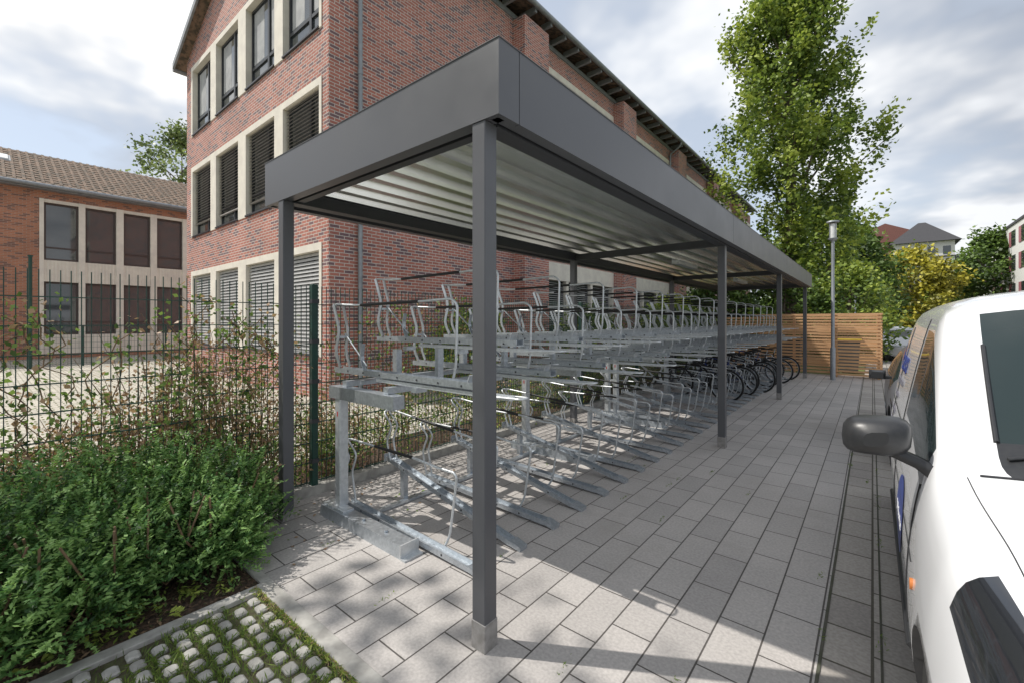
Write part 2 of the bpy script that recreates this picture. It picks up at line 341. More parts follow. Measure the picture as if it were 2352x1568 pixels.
# ---------------- racks
def rack(y0,n,posts_y,name):
    e=empty(name,(-3.0,y0,0)); b=MB(); pitch=.43
    for i in range(n):
        y=y0+.09+i*pitch; hi=i%2==1
        zr=.34 if hi else .06
        b.chan((-3.58,y,zr),(-2.05,y,.012),.08,.036,.006,0)
        b.sweep([(-2.05,y,.02),(-1.95,y,-.0)],[(-.045,0),(.045,0),(.045,.035),(-.045,.035)],0,False,[1,.9])
        zl=lambda x:.012+(zr-.012)*(x+2.05)/(-1.53)
        for xs in np.linspace(-3.3,-2.3,5): b.tube([(xs,y-.043,zl(xs)+.02),(xs,y-.0395,zl(xs)+.02)],.008,3,6)
        if hi:
            b.box(-3.37,-3.32,y-.025,y+.025,.03,.28)
            b.box(-3.6,-3.59,y-.045,y+.045,zr-.02,zr+.05)
        zt=.80 if hi else .61; ztf=.70 if hi else .59
        yo=.05
        path=[(-2.36,y+yo,zl(-2.36)+.03),(-2.31,y+yo,zl(-2.3)+.12),(-2.24,y+yo,ztf-.03),(-2.27,y+yo,ztf),(-2.45,y+yo,ztf-.0),(-2.62,y+.02,ztf+.03),(-3.56,y+.035,zt),(-3.62,y+.03,zt-.02),(-3.48,y+.03,zt-.12),(-3.56,y+.03,zt-.28),(-3.50,y+.03,max(zl(-3.48),0)+.03)]
        b.tube(rnd(path,.05,3),.0095,1,7)
        p2=[(-3.56,y+.035,zt),(-3.62,y-.0,zt+.003),(-3.60,y-.04,zt-.02),(-3.48,y-.04,zt-.12),(-3.56,y-.04,zt-.28),(-3.50,y-.04,max(zl(-3.48),0)+.03)]
        b.tube(rnd(p2,.04,3),.0095,1,7)
        A=Vector((-2.62,y+.02,ztf+.03));B=Vector((-3.56,y+.035,zt))
        b.tube([A.lerp(B,.08),A.lerp(B,.62)],.0125,2,8)
        # upper
        z0=1.46 if hi else 1.20
        b.chan((-3.72,y,z0),(-1.98,y,z0+.01),.085,.045,.006,0)
        b.chan((-3.1,y,z0-.034),(-1.70,y,z0-.032),.06,.026,.005,1)
        for xs in np.linspace(-3.5,-2.1,7): b.tube([(xs,y-.0465,z0+.025),(xs,y-.042,z0+.025)],.008,3,6)
        b.box(-3.3,-3.24,y-.05,y+.05,z0-.07,z0-.036)
        b.box(-2.62,-2.56,y-.05,y+.05,z0-.07,z0-.036)
        b.tube(rnd([(-1.9,y-.04,z0-.02),(-1.60,y-.04,z0-.01),(-1.60,y+.04,z0-.01),(-1.9,y+.04,z0-.02)],.03,3),.0075,1,6)
        b.strip([(-2.05,y,z0+.045),(-2.03,y,z0+.10),(-1.95,y,z0+.11)],.08,.005,1)
        if hi:
            b.box(-3.48,-3.42,y-.03,y+.03,1.15,z0-.071); b.box(-2.88,-2.84,y-.03,y+.03,1.15,z0-.036)
        for dy in (-.045,.045):
            b.strip(rnd([(-3.62,y+dy,z0+.05),(-3.70,y+dy*1.1,z0+.18),(-3.64,y+dy*.9,z0+.36),(-3.74,y+dy,z0+.60)],.12,4),.008,.032,0)
        b.strip(rnd([(-3.30,y,z0+.03),(-3.36,y,z0+.14),(-3.33,y,z0+.26)],.06,3),.035,.008,0)
        b.tube([(-3.28,y,z0+.08),(-3.62,y,z0+.34)],.008,0,6)
        b.box(-3.69,-3.67,y-.05,y+.05,z0+.30,z0+.32)
        zt=z0+.60
        path=[(-3.74,y-.045,zt-.02),(-3.76,y+.0,zt+.005),(-3.74,y+.045,zt),(-3.5,y+.05,zt-.01),(-2.6,y+.05,zt+.0),(-2.3,y+.05,zt+.01),(-2.235,y+.05,zt-.03),(-2.25,y+.05,z0+.14),(-2.28,y+.05,z0+.03)]
        b.tube(rnd(path,.045,3),.0095,1,7)
        b.tube([(-3.45,y+.05,zt-.01),(-2.66,y+.05,zt+.0)],.0125,2,8)
    yE=y0+.09+(n-1)*pitch+.09
    for x in (-3.44,-2.85): b.box(x-.03,x+.03,y0-.02,yE,1.102,1.15)
    b.box(-3.325,-3.275,y0-.04,yE,.004,.03)
    for yp in posts_y:
        b.cbox(-3.54,-3.46,yp-.05,yp+.03,.08,1.0,1,.006)
        b.box(-3.62,-2.70,yp-.06,yp+.04,1.0,1.10,0); b.box(-3.625,-3.62,yp-.05,yp+.03,1.01,1.09,3)
        b.sweep([(-3.66,yp-.05,0),(-2.52,yp-.05,0)],[(-.075,0),(-.06,.085),(.06,.085),(.075,0)],0,False)
        b.box(-2.53,-2.47,yp-.13,yp+.03,.0,.012,1)
        b.box(-2.53,-2.518,yp-.13,yp+.03,.012,.10,1)
        b.box(-3.66,-3.34,yp-.09,yp+.01,.0855,.097,1)
        b.box(-3.506,-3.49,yp-.0515,yp-.0505,.85,.89,4)
        for xs in (-2.8,-3.1): b.tube([(xs,yp-.05,.086),(xs,yp-.05,.1)],.014,0,6)
    o=b.obj('rack_frame',[M['galv'],M['galv_l'],M['rubber'],M['anth_d'],M['red']],e)
    o.matrix_parent_inverse=Matrix.Translation(e.location).inverted()
rack(1.98,12,[1.98,4.55,6.84],'two_tier_bike_rack')
rack(7.10,12,[7.16,9.6,12.0],'two_tier_bike_rack')
rack(12.30,7,[12.36,15.0],'two_tier_bike_rack')

# ---------------- bicycles
def bicycle(x,y,hue):
    e=empty('bicycle',(x,y,0)); b=MB(); R=.32
    w1=Vector((-.5,0,R)); w2=Vector((.5,0,R))
    for w in (w1,w2):
        ring=[w+Vector((R*math.cos(a),0,R*math.sin(a))) for a in np.linspace(0,2*math.pi,29)]
        b.tube(ring,.02,1,6)
        ring=[w+Vector((R*.92*math.cos(a),0,R*.92*math.sin(a))) for a in np.linspace(0,2*math.pi,29)]
        b.tube(ring,.008,2,4)
        for a in np.linspace(0,2*math.pi,15)[:-1]:
            b.tube([w,w+Vector((R*.92*math.cos(a),0,R*.92*math.sin(a)))],.0018,2,3)
        b.tube([w+Vector((0,-.04,0)),w+Vector((0,.04,0))],.02,2,8)
    bb=Vector((-.05,0,.27)); st=Vector((-.2,0,.75)); ht=Vector((.3,0,.80)); hb=Vector((.34,0,.62))
    for p,q,r in ((bb,st,.016),(bb,hb,.018),(st+Vector((.03,0,-.06)),ht,.015),(ht,hb,.018),(bb,w1,.011),(st+Vector((.02,0,-.08)),w1,.009),(hb,w2,.013)):
        b.tube([p,q],r,0,8)
    b.tube([st,st+Vector((-.03,0,.12))],.012,2,8)
    b.sweep([st+Vector((-.16,0,.14)),st+Vector((-.05,0,.15)),st+Vector((.12,0,.13))],[(-.07,-.02),(.07,-.02),(.06,.02),(-.06,.02)],1,False,[1,.8,.3])
    b.tube([ht,ht+Vector((-.02,0,.14))],.013,2,8)
    h=ht+Vector((-.02,0,.14))
    b.tube(rnd([h+Vector((-.12,-.28,.02)),h+Vector((0,-.2,.03)),h,h+Vector((0,.2,.03)),h+Vector((-.12,.28,.02))],.06,3),.012,1,8)
    b.tube([bb+Vector((0,-.06,0)),bb+Vector((.12,-.07,-.1))],.01,2,6); b.tube([bb+Vector((0,.06,0)),bb+Vector((-.12,.07,.1))],.01,2,6)
    b.tube([bb+Vector((.09*math.cos(a),.03,.09*math.sin(a))) for a in np.linspace(0,2*math.pi,13)],.006,2,4)
    b.obj('frame_and_wheels',[hue,M['tyre'],M['galv']],e)
    e.rotation_euler=(0,0,math.radians(180+random.uniform(-4,4)))
for i,(yy,xx) in enumerate([(9.9,-2.85),(10.75,-2.75),(11.2,-2.8),(11.6,-2.55),(12.45,-2.62),(12.9,-2.6),(13.3,-2.75),(13.7,-2.45),(14.1,-2.7),(14.6,-2.4)]):
    bicycle(xx,yy,[M['plastic'],M['anth_d'],M['blue'],M['plastic'],M['slat_l'],M['plastic']][i%6])

# ---------------- mesh fence
def meshfence(name,x,ya,yb,hgt,post_y,z0=.05,pitch=.05):
    e=empty(name,(x,0,0)); b=MB()
    def bx(u0,u1,d0,d1,z0_,z1_,m=0):
        b.box(x+d0,x+d1,u0,u1,z0_,z1_,m)
    y=ya
    while y<yb:
        bx(y-.0028,y+.0028,-.0028,.0028,z0,hgt+.02); y+=pitch
    z=z0+.05
    while z<hgt+.01:
        for dx in (-.007,.007): bx(ya,yb,dx-.0035,dx+.0035,z-.0035,z+.0035)
        z+=.19
    o=b.obj('mesh_panel',[M['green']],e); o.matrix_parent_inverse=Matrix.Translation(e.location).inverted()
    b=MB()
    for py_ in post_y:
        b.cbox(x+.012,x+.075,py_-.03,py_+.03,0,hgt+.03,0,.004)
        zz=.3
        while zz<hgt: b.box(x+.02,x+.085,py_-.035,py_+.035,zz,zz+.04,1); zz+=.38
    o=b.obj('fence_posts',[M['green'],M['anth_d']],e); o.matrix_parent_inverse=Matrix.Translation(e.location).inverted()
meshfence('mesh_fence',-4.2,-3.0,16.3,1.97,[-.45,2.05,4.55,7.05,9.55,12.05,14.55])
meshfence('mesh_fence',-23,-6,7,1.45,[-5,-2.5,0,2.5,5],pitch=.1)
b=MB(); b.tube([(-22.7,1.15,0),(-22.7,1.15,3.9)],.05,0,8); b.tube([(-22.7,1.15,3.9),(-22.7,1.15,3.95)],.07,0,8); b.obj('fence_pole',[M['green']])

# ---------------- shrubs in bed
def sprigs(name,n,fn,mats,L=(.12,.24),leaf=.02,per=12,seed=1,pw=(.3,.45,.25)):
    rs=np.random.RandomState(seed); C=[];mi=[];D=[]
    for i in range(n):
        p,d=fn(rs); l=rs.uniform(*L); d=d/np.linalg.norm(d)
        side=np.cross(d,rs.normal(size=3)); side/=np.linalg.norm(side)
        m0=rs.choice(3,p=pw)
        for k in range(per):
            t=k/per
            for s_ in (-1,1):
                q=p+d*l*t+side*s_*leaf*.6*(1.3-t*.7)+np.array([0,0,-.1*l*t*t])
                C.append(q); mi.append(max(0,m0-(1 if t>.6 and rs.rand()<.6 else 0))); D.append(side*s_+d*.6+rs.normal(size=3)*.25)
    C=np.array(C); D=np.array(D)
    D=D/np.linalg.norm(D,axis=1)[:,None]
    o=leafmesh(name,C,leaf*1.5,mats,mi,.42,.5,dirs=np.cross(D,np.array([0,0,1.])+np.random.normal(size=D.shape)*.2))
    return o
blobs=[(-3.75,1.22,.30,.30,.56),(-3.80,.92,.34,.30,.70),(-3.6,.55,.40,.32,.58),(-3.75,.2,.40,.34,.74),(-3.40,.02,.46,.36,.54),(-3.55,-.4,.55,.40,.72),(-3.4,-.9,.6,.5,.62),(-3.5,.82,.30,.26,.42),(-3.42,1.05,.20,.18,.32),(-3.95,.6,.25,.4,.78),(-3.32,.35,.30,.28,.40)]
def fsh(rs):
    c=blobs[rs.randint(len(blobs))]
    th=rs.uniform(0,2*math.pi); ph=math.acos(rs.uniform(-.15,1)); r=rs.uniform(.5,1.0)
    if rs.rand()<.22: r*=rs.uniform(1.08,1.32)
    dn=np.array([math.sin(ph)*math.cos(th),math.sin(ph)*math.sin(th),math.cos(ph)])
    k=1+.2*math.sin(th*3+c[1]*7)+.1*math.sin(th*7+ph*5)
    p=np.array([c[0]+c[2]*r*dn[0]*k,c[1]+c[3]*r*dn[1]*k,max(.02,c[4]*r*max(dn[2],0)*.93+.03+.12*rs.rand())])
    return p,dn*.9+np.array([0,0,.55])+rs.normal(size=3)*.4
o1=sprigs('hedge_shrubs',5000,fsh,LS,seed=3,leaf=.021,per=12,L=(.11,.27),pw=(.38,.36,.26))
b=MB()
for i in range(90):
    c=random.choice(blobs); x,y=c[0]+random.uniform(-.3,.3),c[1]+random.uniform(-.3,.3)
    b.tube([(c[0]+random.uniform(-.1,.1),c[1]+random.uniform(-.1,.1),0),(x,y,.3),(x+random.uniform(-.15,.15),y+random.uniform(-.15,.15),.55)],.006,0,5)
st=b.obj('stems',[M['dry']]); st.parent=o1
def fw(rs):
    p=np.array([rs.uniform(-3.3,-3.0),rs.uniform(-.3,1.0),.0]); return p,np.array([rs.normal()*.5,rs.normal()*.5,.6])
sprigs('weeds',60,fw,LG,L=(.04,.12),leaf=.025,per=4,seed=5)
N=2500
C=np.column_stack([np.random.uniform(-4.05,-2.99,N),np.random.uniform(-1,1.12,N),np.random.uniform(-.005,.006,N)])
leafmesh('mulch_chips',C,.03,[M['mulch'],M['dry'],M['soil']],np.random.randint(0,3,N),.4,1.5)
def fencepl(name,n,ya,yb,xa,xb,hmax,mats,probs,seed,leaf=.035,per=26,stem='dry',clump=False,centres=None):
    rs=np.random.RandomState(seed); C=[];mi=[]; b=MB()
    for i in range(n):
        y=rs.uniform(ya,yb); x=rs.uniform(xa,xb)
        if centres is not None and rs.rand()<.75: y=rs.choice(centres)+rs.normal()*.11
        h=hmax*rs.uniform(.45,1.0)*(.75+.25*math.sin(y*2.3+seed))
        lean=rs.normal(size=2)*.16
        pts=[(x,y,0),(x+lean[0]*.3,y+lean[1]*.3,h*.35),(x+lean[0]*.6,y+lean[1]*.9,h*.7),(x+lean[0],y+lean[1]*1.6,h)]
        b.tube(pts,.005,0,4,[1,.8,.6,.3])
        m0=rs.choice(len(mats),p=probs)
        tc_=rs.uniform(.25,1,6)
        for k in range(per):
            t=rs.uniform(.12,1)**.8; sp_=np.array([.07,.09,.05])
            if clump and k%3: t=tc_[k%6]; sp_=sp_*.5
            q=np.array([x+lean[0]*t,y+lean[1]*1.6*t*t,h*t])+rs.normal(size=3)*sp_
            C.append(q); mm=m0 if rs.rand()<.75 else rs.choice(len(mats),p=probs)
            if clump and h*t<.45 and rs.rand()<.6: mm=2+rs.randint(2)
            mi.append(mm)
    o=leafmesh(name,C,leaf,mats,mi,.6,.1)
    s_=b.obj('stems',[M[stem]]); s_.parent=o
    return o
fencepl('dry_fence_plants',460,-2.2,2.9,-4.75,-4.22,1.75,LR,[.46,.28,.16,.10],11,per=56,leaf=.036,clump=True,centres=[-1.2,-.55,.05,.16,.42,.75,.95,1.3,1.5,2.4])
fencepl('dry_fence_plants',46,-.6,1.5,-4.16,-3.85,.95,LR,[.42,.24,.2,.14],17,per=36,leaf=.03,clump=True)
fencepl('fence_plants',460,1.8,16,-5.1,-4.3,1.05,LR+LG,[.13,.1,.17,.15,.12,.18,.15],12,leaf=.04,per=36)
fencepl('courtyard_weeds',120,-2,4,-7.2,-5.4,.35,LR+LG,[.1,.1,.25,.15,.15,.15,.1],14,leaf=.05,per=14)
rs=np.random.RandomState(4); C=[];mi=[]; b=MB()
for i in range(46):
    y=rs.choice([-.9,-.1,.35,.9,1.35,1.6,3.0,4.2])+rs.normal()*.22; z=rs.uniform(.1,.5); pts=[]
    while z<rs.uniform(1.5,2.15) and len(pts)<40:
        pts.append((-4.2+rs.uniform(-.03,.03),y,z)); y+=rs.normal()*.05; z+=.07
        for k in range(5):
            C.append((-4.2+rs.normal()*.035,y+rs.normal()*.05,z+rs.normal()*.04)); mi.append(rs.choice([2,2,3,0],p=[.35,.2,.2,.25]))
    if len(pts)>2: b.tube(pts,.004,0,4)
vo=leafmesh('climbing_vine',C,.042,LR,mi,.7,.0); s_=b.obj('stems',[M['dry']]); s_.parent=vo

# ---------------- brick school building
def wall(mb,axis,c0,c1,u0,u1,z0,z1,ops,mi):
    us=sorted(set([u0,u1]+[o for op in ops for o in op[:2]])); zs=sorted(set([z0,z1]+[o for op in ops for o in op[2:]]))
    for i in range(len(us)-1):
        run=None
        for j in range(len(zs)-1):
            uc=(us[i]+us[i+1])/2; zc=(zs[j]+zs[j+1])/2
            hole=any(o[0]<uc<o[1] and o[2]<zc<o[3] for o in ops)
            if hole:
                if run is not None:
                    _bx(mb,axis,c0,c1,us[i],us[i+1],run,zs[j],mi); run=None
            elif run is None: run=zs[j]
        if run is not None: _bx(mb,axis,c0,c1,us[i],us[i+1],run,z1,mi)
def _bx(mb,axis,c0,c1,u0,u1,z0,z1,mi):
    if axis=='x': mb.box(u0,u1,c0,c1,z0,z1,mi)
    else: mb.box(c0,c1,u0,u1,z0,z1,mi)
sb=empty('brick_school_building',(-13.5,20,0))
def PB(o): o.parent=sb; o.matrix_parent_inverse=Matrix.Translation(sb.location).inverted()
FY=4.6; SX=-8.69
wins=[(-10.80,-9.06),(-13.07,-11.27),(-15.41,-13.62),(-17.70,-15.90)]
rows=[(.9,3.16),(4.45,6.66),(7.86,10.05)]
b=MB()
gops=[(-17.86,-8.96,r0-.0,r1+.16) for r0,r1 in rows]
wall(b,'x',FY,FY+.3,-18.4,SX,-.1,10.6,gops,0)
zr_,zp=11.3,12.75
vs=[(-18.4,FY,10.6),(SX,FY,10.6),(SX,FY,zr_),(-13.2,FY,zp),(-18.4,FY,10.62)]
n=len(vs); vs2=[(a,c+.3,d) for a,c,d in vs]
b.add(vs+vs2,[(0,1,2,3,4),(9,8,7,6,5)]+[(i,(i+1)%n,n+(i+1)%n,n+i) for i in range(n)][1:],0)
sops=[]; flo=((.9,3.72),(4.3,7.0),(7.7,10.5))
y=11.9
while y<40:
    for z0,z1 in flo: sops.append((y,y+5.6,z0,z1))
    y+=6.9
wall(b,'y',SX-.3,SX,FY+.3,44,-.1,11.3,sops,0)
y=10.6
while y<44:
    b.box(SX,SX+.48,y,y+1.3,-.1,11.05,0); 
    y+=6.9
b.box(-18.4,-18.1,FY+.3,44,-.1,10.6,0); b.box(-18.1,SX-.3,43.7,44,-.1,10.6,0)
PB(b.obj('walls',[M['brick']]))
cr=MB(); fr=MB(); bl=MB(); gl=MB(); cu=MB()
for ri,(z0,z1) in enumerate(rows):
    cr.box(-17.86,-8.96,FY-.02,FY+.28,z1,z1+.16)
    segs=[(-8.96,-9.06)]+[(wins[i][0],wins[i+1][1]) for i in range(3)]+[(-17.70,-17.86)]
    for a,c in segs: cr.box(a,c,FY-.02,FY+.28,z0,z1)
    for (a,c) in wins:
        fr.box(a,c,FY-.05,FY+.2,z0,z0+.04)
        yy=FY+.13
        fr.box(a,a+.06,yy,yy+.07,z0+.04,z1); fr.box(c-.06,c,yy,yy+.07,z0+.04,z1)
        fr.box(a+.06,c-.06,yy,yy+.07,z1-.07,z1); fr.box(a+.06,c-.06,yy,yy+.07,z0+.04,z0+.12)
        mid=a+(c-a)*.62
        fr.box(mid-.05,mid+.05,yy-.01,yy+.075,z0+.12,z1-.07)
        fr.box(a+.06,c-.06,yy-.005,yy+.06,z0+.55,z0+.63)
        gl.box(a+.05,c-.05,yy+.03,yy+.04,z0+.1,z1-.05)
        if ri==2: cu.box(a+.12,mid-.35,yy+.028,yy+.0295,z0+.7,z1-.1); cu.box(mid+.09,mid+.3,yy+.028,yy+.0295,z0+.7,z1-.1)
        if ri<2:
            zb=z0+(.5 if ri==1 else .1)+(.12*math.sin(a*3)if ri==1 else 0); z=z1-.02
            while z>zb:
                m=0 if ri==1 else 1
                if ri==1: vs=[(a+.03,FY+.04,z-.03),(c-.03,FY+.04,z-.03),(c-.03,FY+.105,z),(a+.03,FY+.105,z)]
                else: vs=[(a+.03,FY+.06,z-.072),(c-.03,FY+.06,z-.072),(c-.03,FY+.095,z),(a+.03,FY+.095,z)]
                bl.add(vs,[(0,1,2,3)],m); z-=.085
            bl.box(a+.03,c-.03,FY+.06,FY+.12,zb-.03,zb,m)
y=11.9
while y<40:
    for fi,(z0,z1) in enumerate(flo):
        lt=(.62 if fi==0 else .22)
        cr.box(SX-.28,SX+.015,y,y+5.6,z1-lt,z1)
        zt=z1-lt
        cr.box(SX-.28,SX+.015,y,y+.1,z0,zt); cr.box(SX-.28,SX+.015,y+5.5,y+5.6,z0,zt)
        for k in range(3):
            a=y+.1+k*1.8; c=a+1.8
            if k: cr.box(SX-.28,SX+.0,a-.08,a+.08,z0,zt)
            fr.box(SX-.22,SX-.15,a+.08,a+.15,z0,zt); fr.box(SX-.22,SX-.15,c-.15,c-.08,z0,zt); fr.box(SX-.22,SX-.15,a+.15,c-.15,z0+.5,z0+.58)
            gl.box(SX-.2,SX-.19,a+.08,c-.08,z0,zt)
            z=zt
            while z>z0+.6:
                bl.add([(SX-.09,a+.1,z-.03),(SX-.09,c-.1,z-.03),(SX-.14,c-.1,z),(SX-.14,a+.1,z)],[(0,1,2,3)],1 if fi==0 else 0); z-=.075
    y+=6.9
PB(cr.obj('concrete_surrounds',[M['cream']])); PB(fr.obj('window_frames',[M['frame']])); PB(bl.obj('blinds',[M['slat'],M['slat_l']])); PB(gl.obj('window_panes',[M['glass']])); PB(cu.obj('curtains',[M['curtain']]))
b=MB()
def slab(b,p,th,mi):
    q=[(x,y,z+th) for x,y,z in p]; b.add(list(p)+q,[(3,2,1,0),(4,5,6,7),(0,1,5,4),(1,2,6,5),(2,3,7,6),(3,0,4,7)],mi)
ex=-8.05; ez=11.42
slab(b,[(-13.2,FY-.3,12.95),(-13.2,44.3,12.95),(ex,44.3,ez),(ex,FY-.3,ez)],.12,0)
slab(b,[(-18.75,FY-.3,10.42),(-18.75,44.3,10.42),(-13.2,44.3,12.95),(-13.2,FY-.3,12.95)],.12,0)
slab(b,[(-18.75,FY-.33,10.38),(-18.75,FY-.27,10.38),(-13.2,FY-.27,12.9),(-13.2,FY-.33,12.9)],.2,1)
b.tube([(ex+.05,FY-.3,ez-.02),(ex+.05,44.3,ez-.02)],.085,1,8)
b.tube([(-18.8,FY-.3,10.4),(-18.8,44.3,10.4)],.085,1,8)
y=5
while y<44:
    b.box(SX+.0,ex-.02,y,y+.1,ez-.18,ez-.01,1); y+=.85
b.box(SX+.001,SX+.05,FY,44,ez-.32,ez-.18,1)
for yy in (5.27,24.2):
    b.tube(rnd([(ex+.05,yy,ez-.1),(ex+.0,yy,ez-.25),(SX+.09,yy,ez-.6),(SX+.09,yy,0)],.1,3),.05,1,10)
    for z in (2,4.5,7,9.5): b.tube([(SX+.09,yy,z),(SX+.09,yy,z+.06)],.06,1,10)
PB(b.obj('roof',[M['tile'],M['zinc']]))
# ---------------- rear brick building
rb=empty('brick_annex_building',(-31,5,0))
b=MB(); AX=-28.5
wy=[(1.85,2.96),(3.18,4.27),(4.54,5.58),(5.84,6.93),(7.2,8.3)]
wall(b,'y',AX-.3,AX,-14,14,-.1,7.6,[(1.71,8.5,.2,7.1)],0)
b.box(AX-9,AX-.3,-14,-13.7,-.1,7.6,0); b.box(AX-9,AX-.3,13.7,14,-.1,7.6,0); b.box(AX-9.3,AX-9,-14,14,-.1,7.6,0)
cuts=[1.71]+[v for w in wy for v in w]+[8.5]
for i in range(0,len(cuts),2): b.box(AX-.28,AX+.05,cuts[i],cuts[i+1],.2,7.1,1)
for a,c in wy:
    b.box(AX-.28,AX+.0,a,c,6.96,7.1,1); b.box(AX-.28,AX+.0,a,c,3.42,4.38,1); b.box(AX-.28,AX+.0,a,c,.2,1.04,1)
    for z0,z1 in ((4.38,6.96),(1.04,3.42)):
        b.box(AX-.2,AX-.1,a,a+.07,z0,z1,2); b.box(AX-.2,AX-.1,c-.07,c,z0,z1,2); b.box(AX-.2,AX-.1,a+.07,c-.07,z1-.08,z1,2); b.box(AX-.2,AX-.1,a+.07,c-.07,z0,z0+.08,2)
        b.box(AX-.2,AX-.11,a+.07,c-.07,z0+.55,z0+.61,2)
        b.box(AX-.17,AX-.16,a+.07,c-.07,z0+.08,z1-.08,3)
    k=a
    while k<c: b.box(AX,AX+.02,k,k+.06,3.42,4.38,1); k+=.12
nt_=14
for k in range(nt_):
    t0=k/nt_; t1=(k+1)/nt_
    xa=AX+.45+(-33+.0-(AX+.45))*t0; xb=AX+.45+(-33-(AX+.45))*t1; za=7.6+2.5*t0; zb=7.6+2.5*t1
    slab(b,[(xb,-14.3,zb-.03),(xb,14.3,zb-.03),(xa,14.3,za),(xa,-14.3,za)],.09,4)
slab(b,[(-38,-14.3,7.6),(-38,14.3,7.6),(-33,14.3,10.1),(-33,-14.3,10.1)],.07,4)
yy=-14.2
while yy<14.2:
    slab(b,[(-33,yy,10.15),(-33,yy+.1,10.15),(AX+.45,yy+.1,7.66),(AX+.45,yy,7.66)],.05,4); yy+=.28
b.tube([(AX+.5,-14.3,7.58),(AX+.5,14.3,7.58)],.09,5,8)
b.box(AX,AX+.4,-14,14,7.45,7.58,5)
slab(b,[(-31.6,.1,9.42),(-31.6,.95,9.42),(-30.7,.95,8.97),(-30.7,.1,8.97)],.08,5)
slab(b,[(-31.52,.18,9.47),(-31.52,.87,9.47),(-30.78,.87,9.10),(-30.78,.18,9.10)],.045,6)
b.tube([(AX+.1,-1.2,0),(AX+.1,-1.2,7.5)],.05,5,8)
o=b.obj('walls_and_roof',[M['brick_o'],M['cream'],M['frame_b'],M['glass'],M['tile'],M['zinc'],M['lampw']],rb); o.matrix_parent_inverse=Matrix.Translation(rb.location).inverted()

# ---------------- wooden slat fence
wf=empty('wooden_slat_fence',(-2,16.3,0)); b=MB()
z=.06
while z<1.84:
    h_=.056
    b.box(-4.15,-.93,16.75,16.775,z,z+h_); b.box(-.9,.2,16.28,16.305,z,z+h_)
    b.box(.2,.225,16.31,20,z,z+h_); b.box(-4.2,-4.175,16.78,20,z,z+h_)
    b.box(-4.2,.2,20,20.025,z,z+h_)
    z+=.098
for x in (-4.1,-3.0,-2.0,-1.0): b.box(x,x+.07,16.78,16.85,0,1.86)
for x in (-.88,.11): b.box(x,x+.07,16.31,16.38,0,1.86)
for x in (-4.1,-2.0,.11): b.box(x,x+.07,19.92,19.99,0,1.86)
o=b.obj('slats',[M['wood']],wf); o.matrix_parent_inverse=Matrix.Translation(wf.location).inverted()
for k,(x,mn) in enumerate(((-3.2,'orange'),(-2.2,'slat'),(-.6,'orange'))):
    b=MB(); b.sweep([(x,18.2,.05),(x,18.2,1.0)],[(-.28,-.32),(.28,-.32),(.28,.32),(-.28,.32)],0,False,[.85,1.05]); b.box(x-.33,x+.33,17.85,18.55,1.0,1.08,1)
    b.obj('wheelie_bin',[M['bin'],M['yellow'] if mn=='orange' else M['bin']])
def lamp(x,y,h):
    b=MB(); b.tube([(x,y,0),(x,y,.9),(x,y,.92),(x,y,h-.55)],.055,0,12,[1.15,1.15,.8,.7])
    b.tube([(x,y,h-.57),(x,y,h-.52),(x,y,h-.5)],.12,0,12,[.5,1,1])
    for a in range(4):
        an=math.pi/4+a*math.pi/2; b.tube([(x+.1*math.cos(an),y+.1*math.sin(an),h-.5),(x+.1*math.cos(an),y+.1*math.sin(an),h-.04)],.01,0,5)
    b.tube([(x,y,h-.5),(x,y,h-.1)],.085,1,12)
    b.tube([(x,y,h-.06),(x,y,h-.02),(x,y,h)],.15,0,14,[1,1,.4])
    b.obj('street_lamp',[M['zinc'],M['lampw']])
lamp(-.87,15.4,4.5); lamp(-.75,31,4.4); lamp(.6,48,4.4)

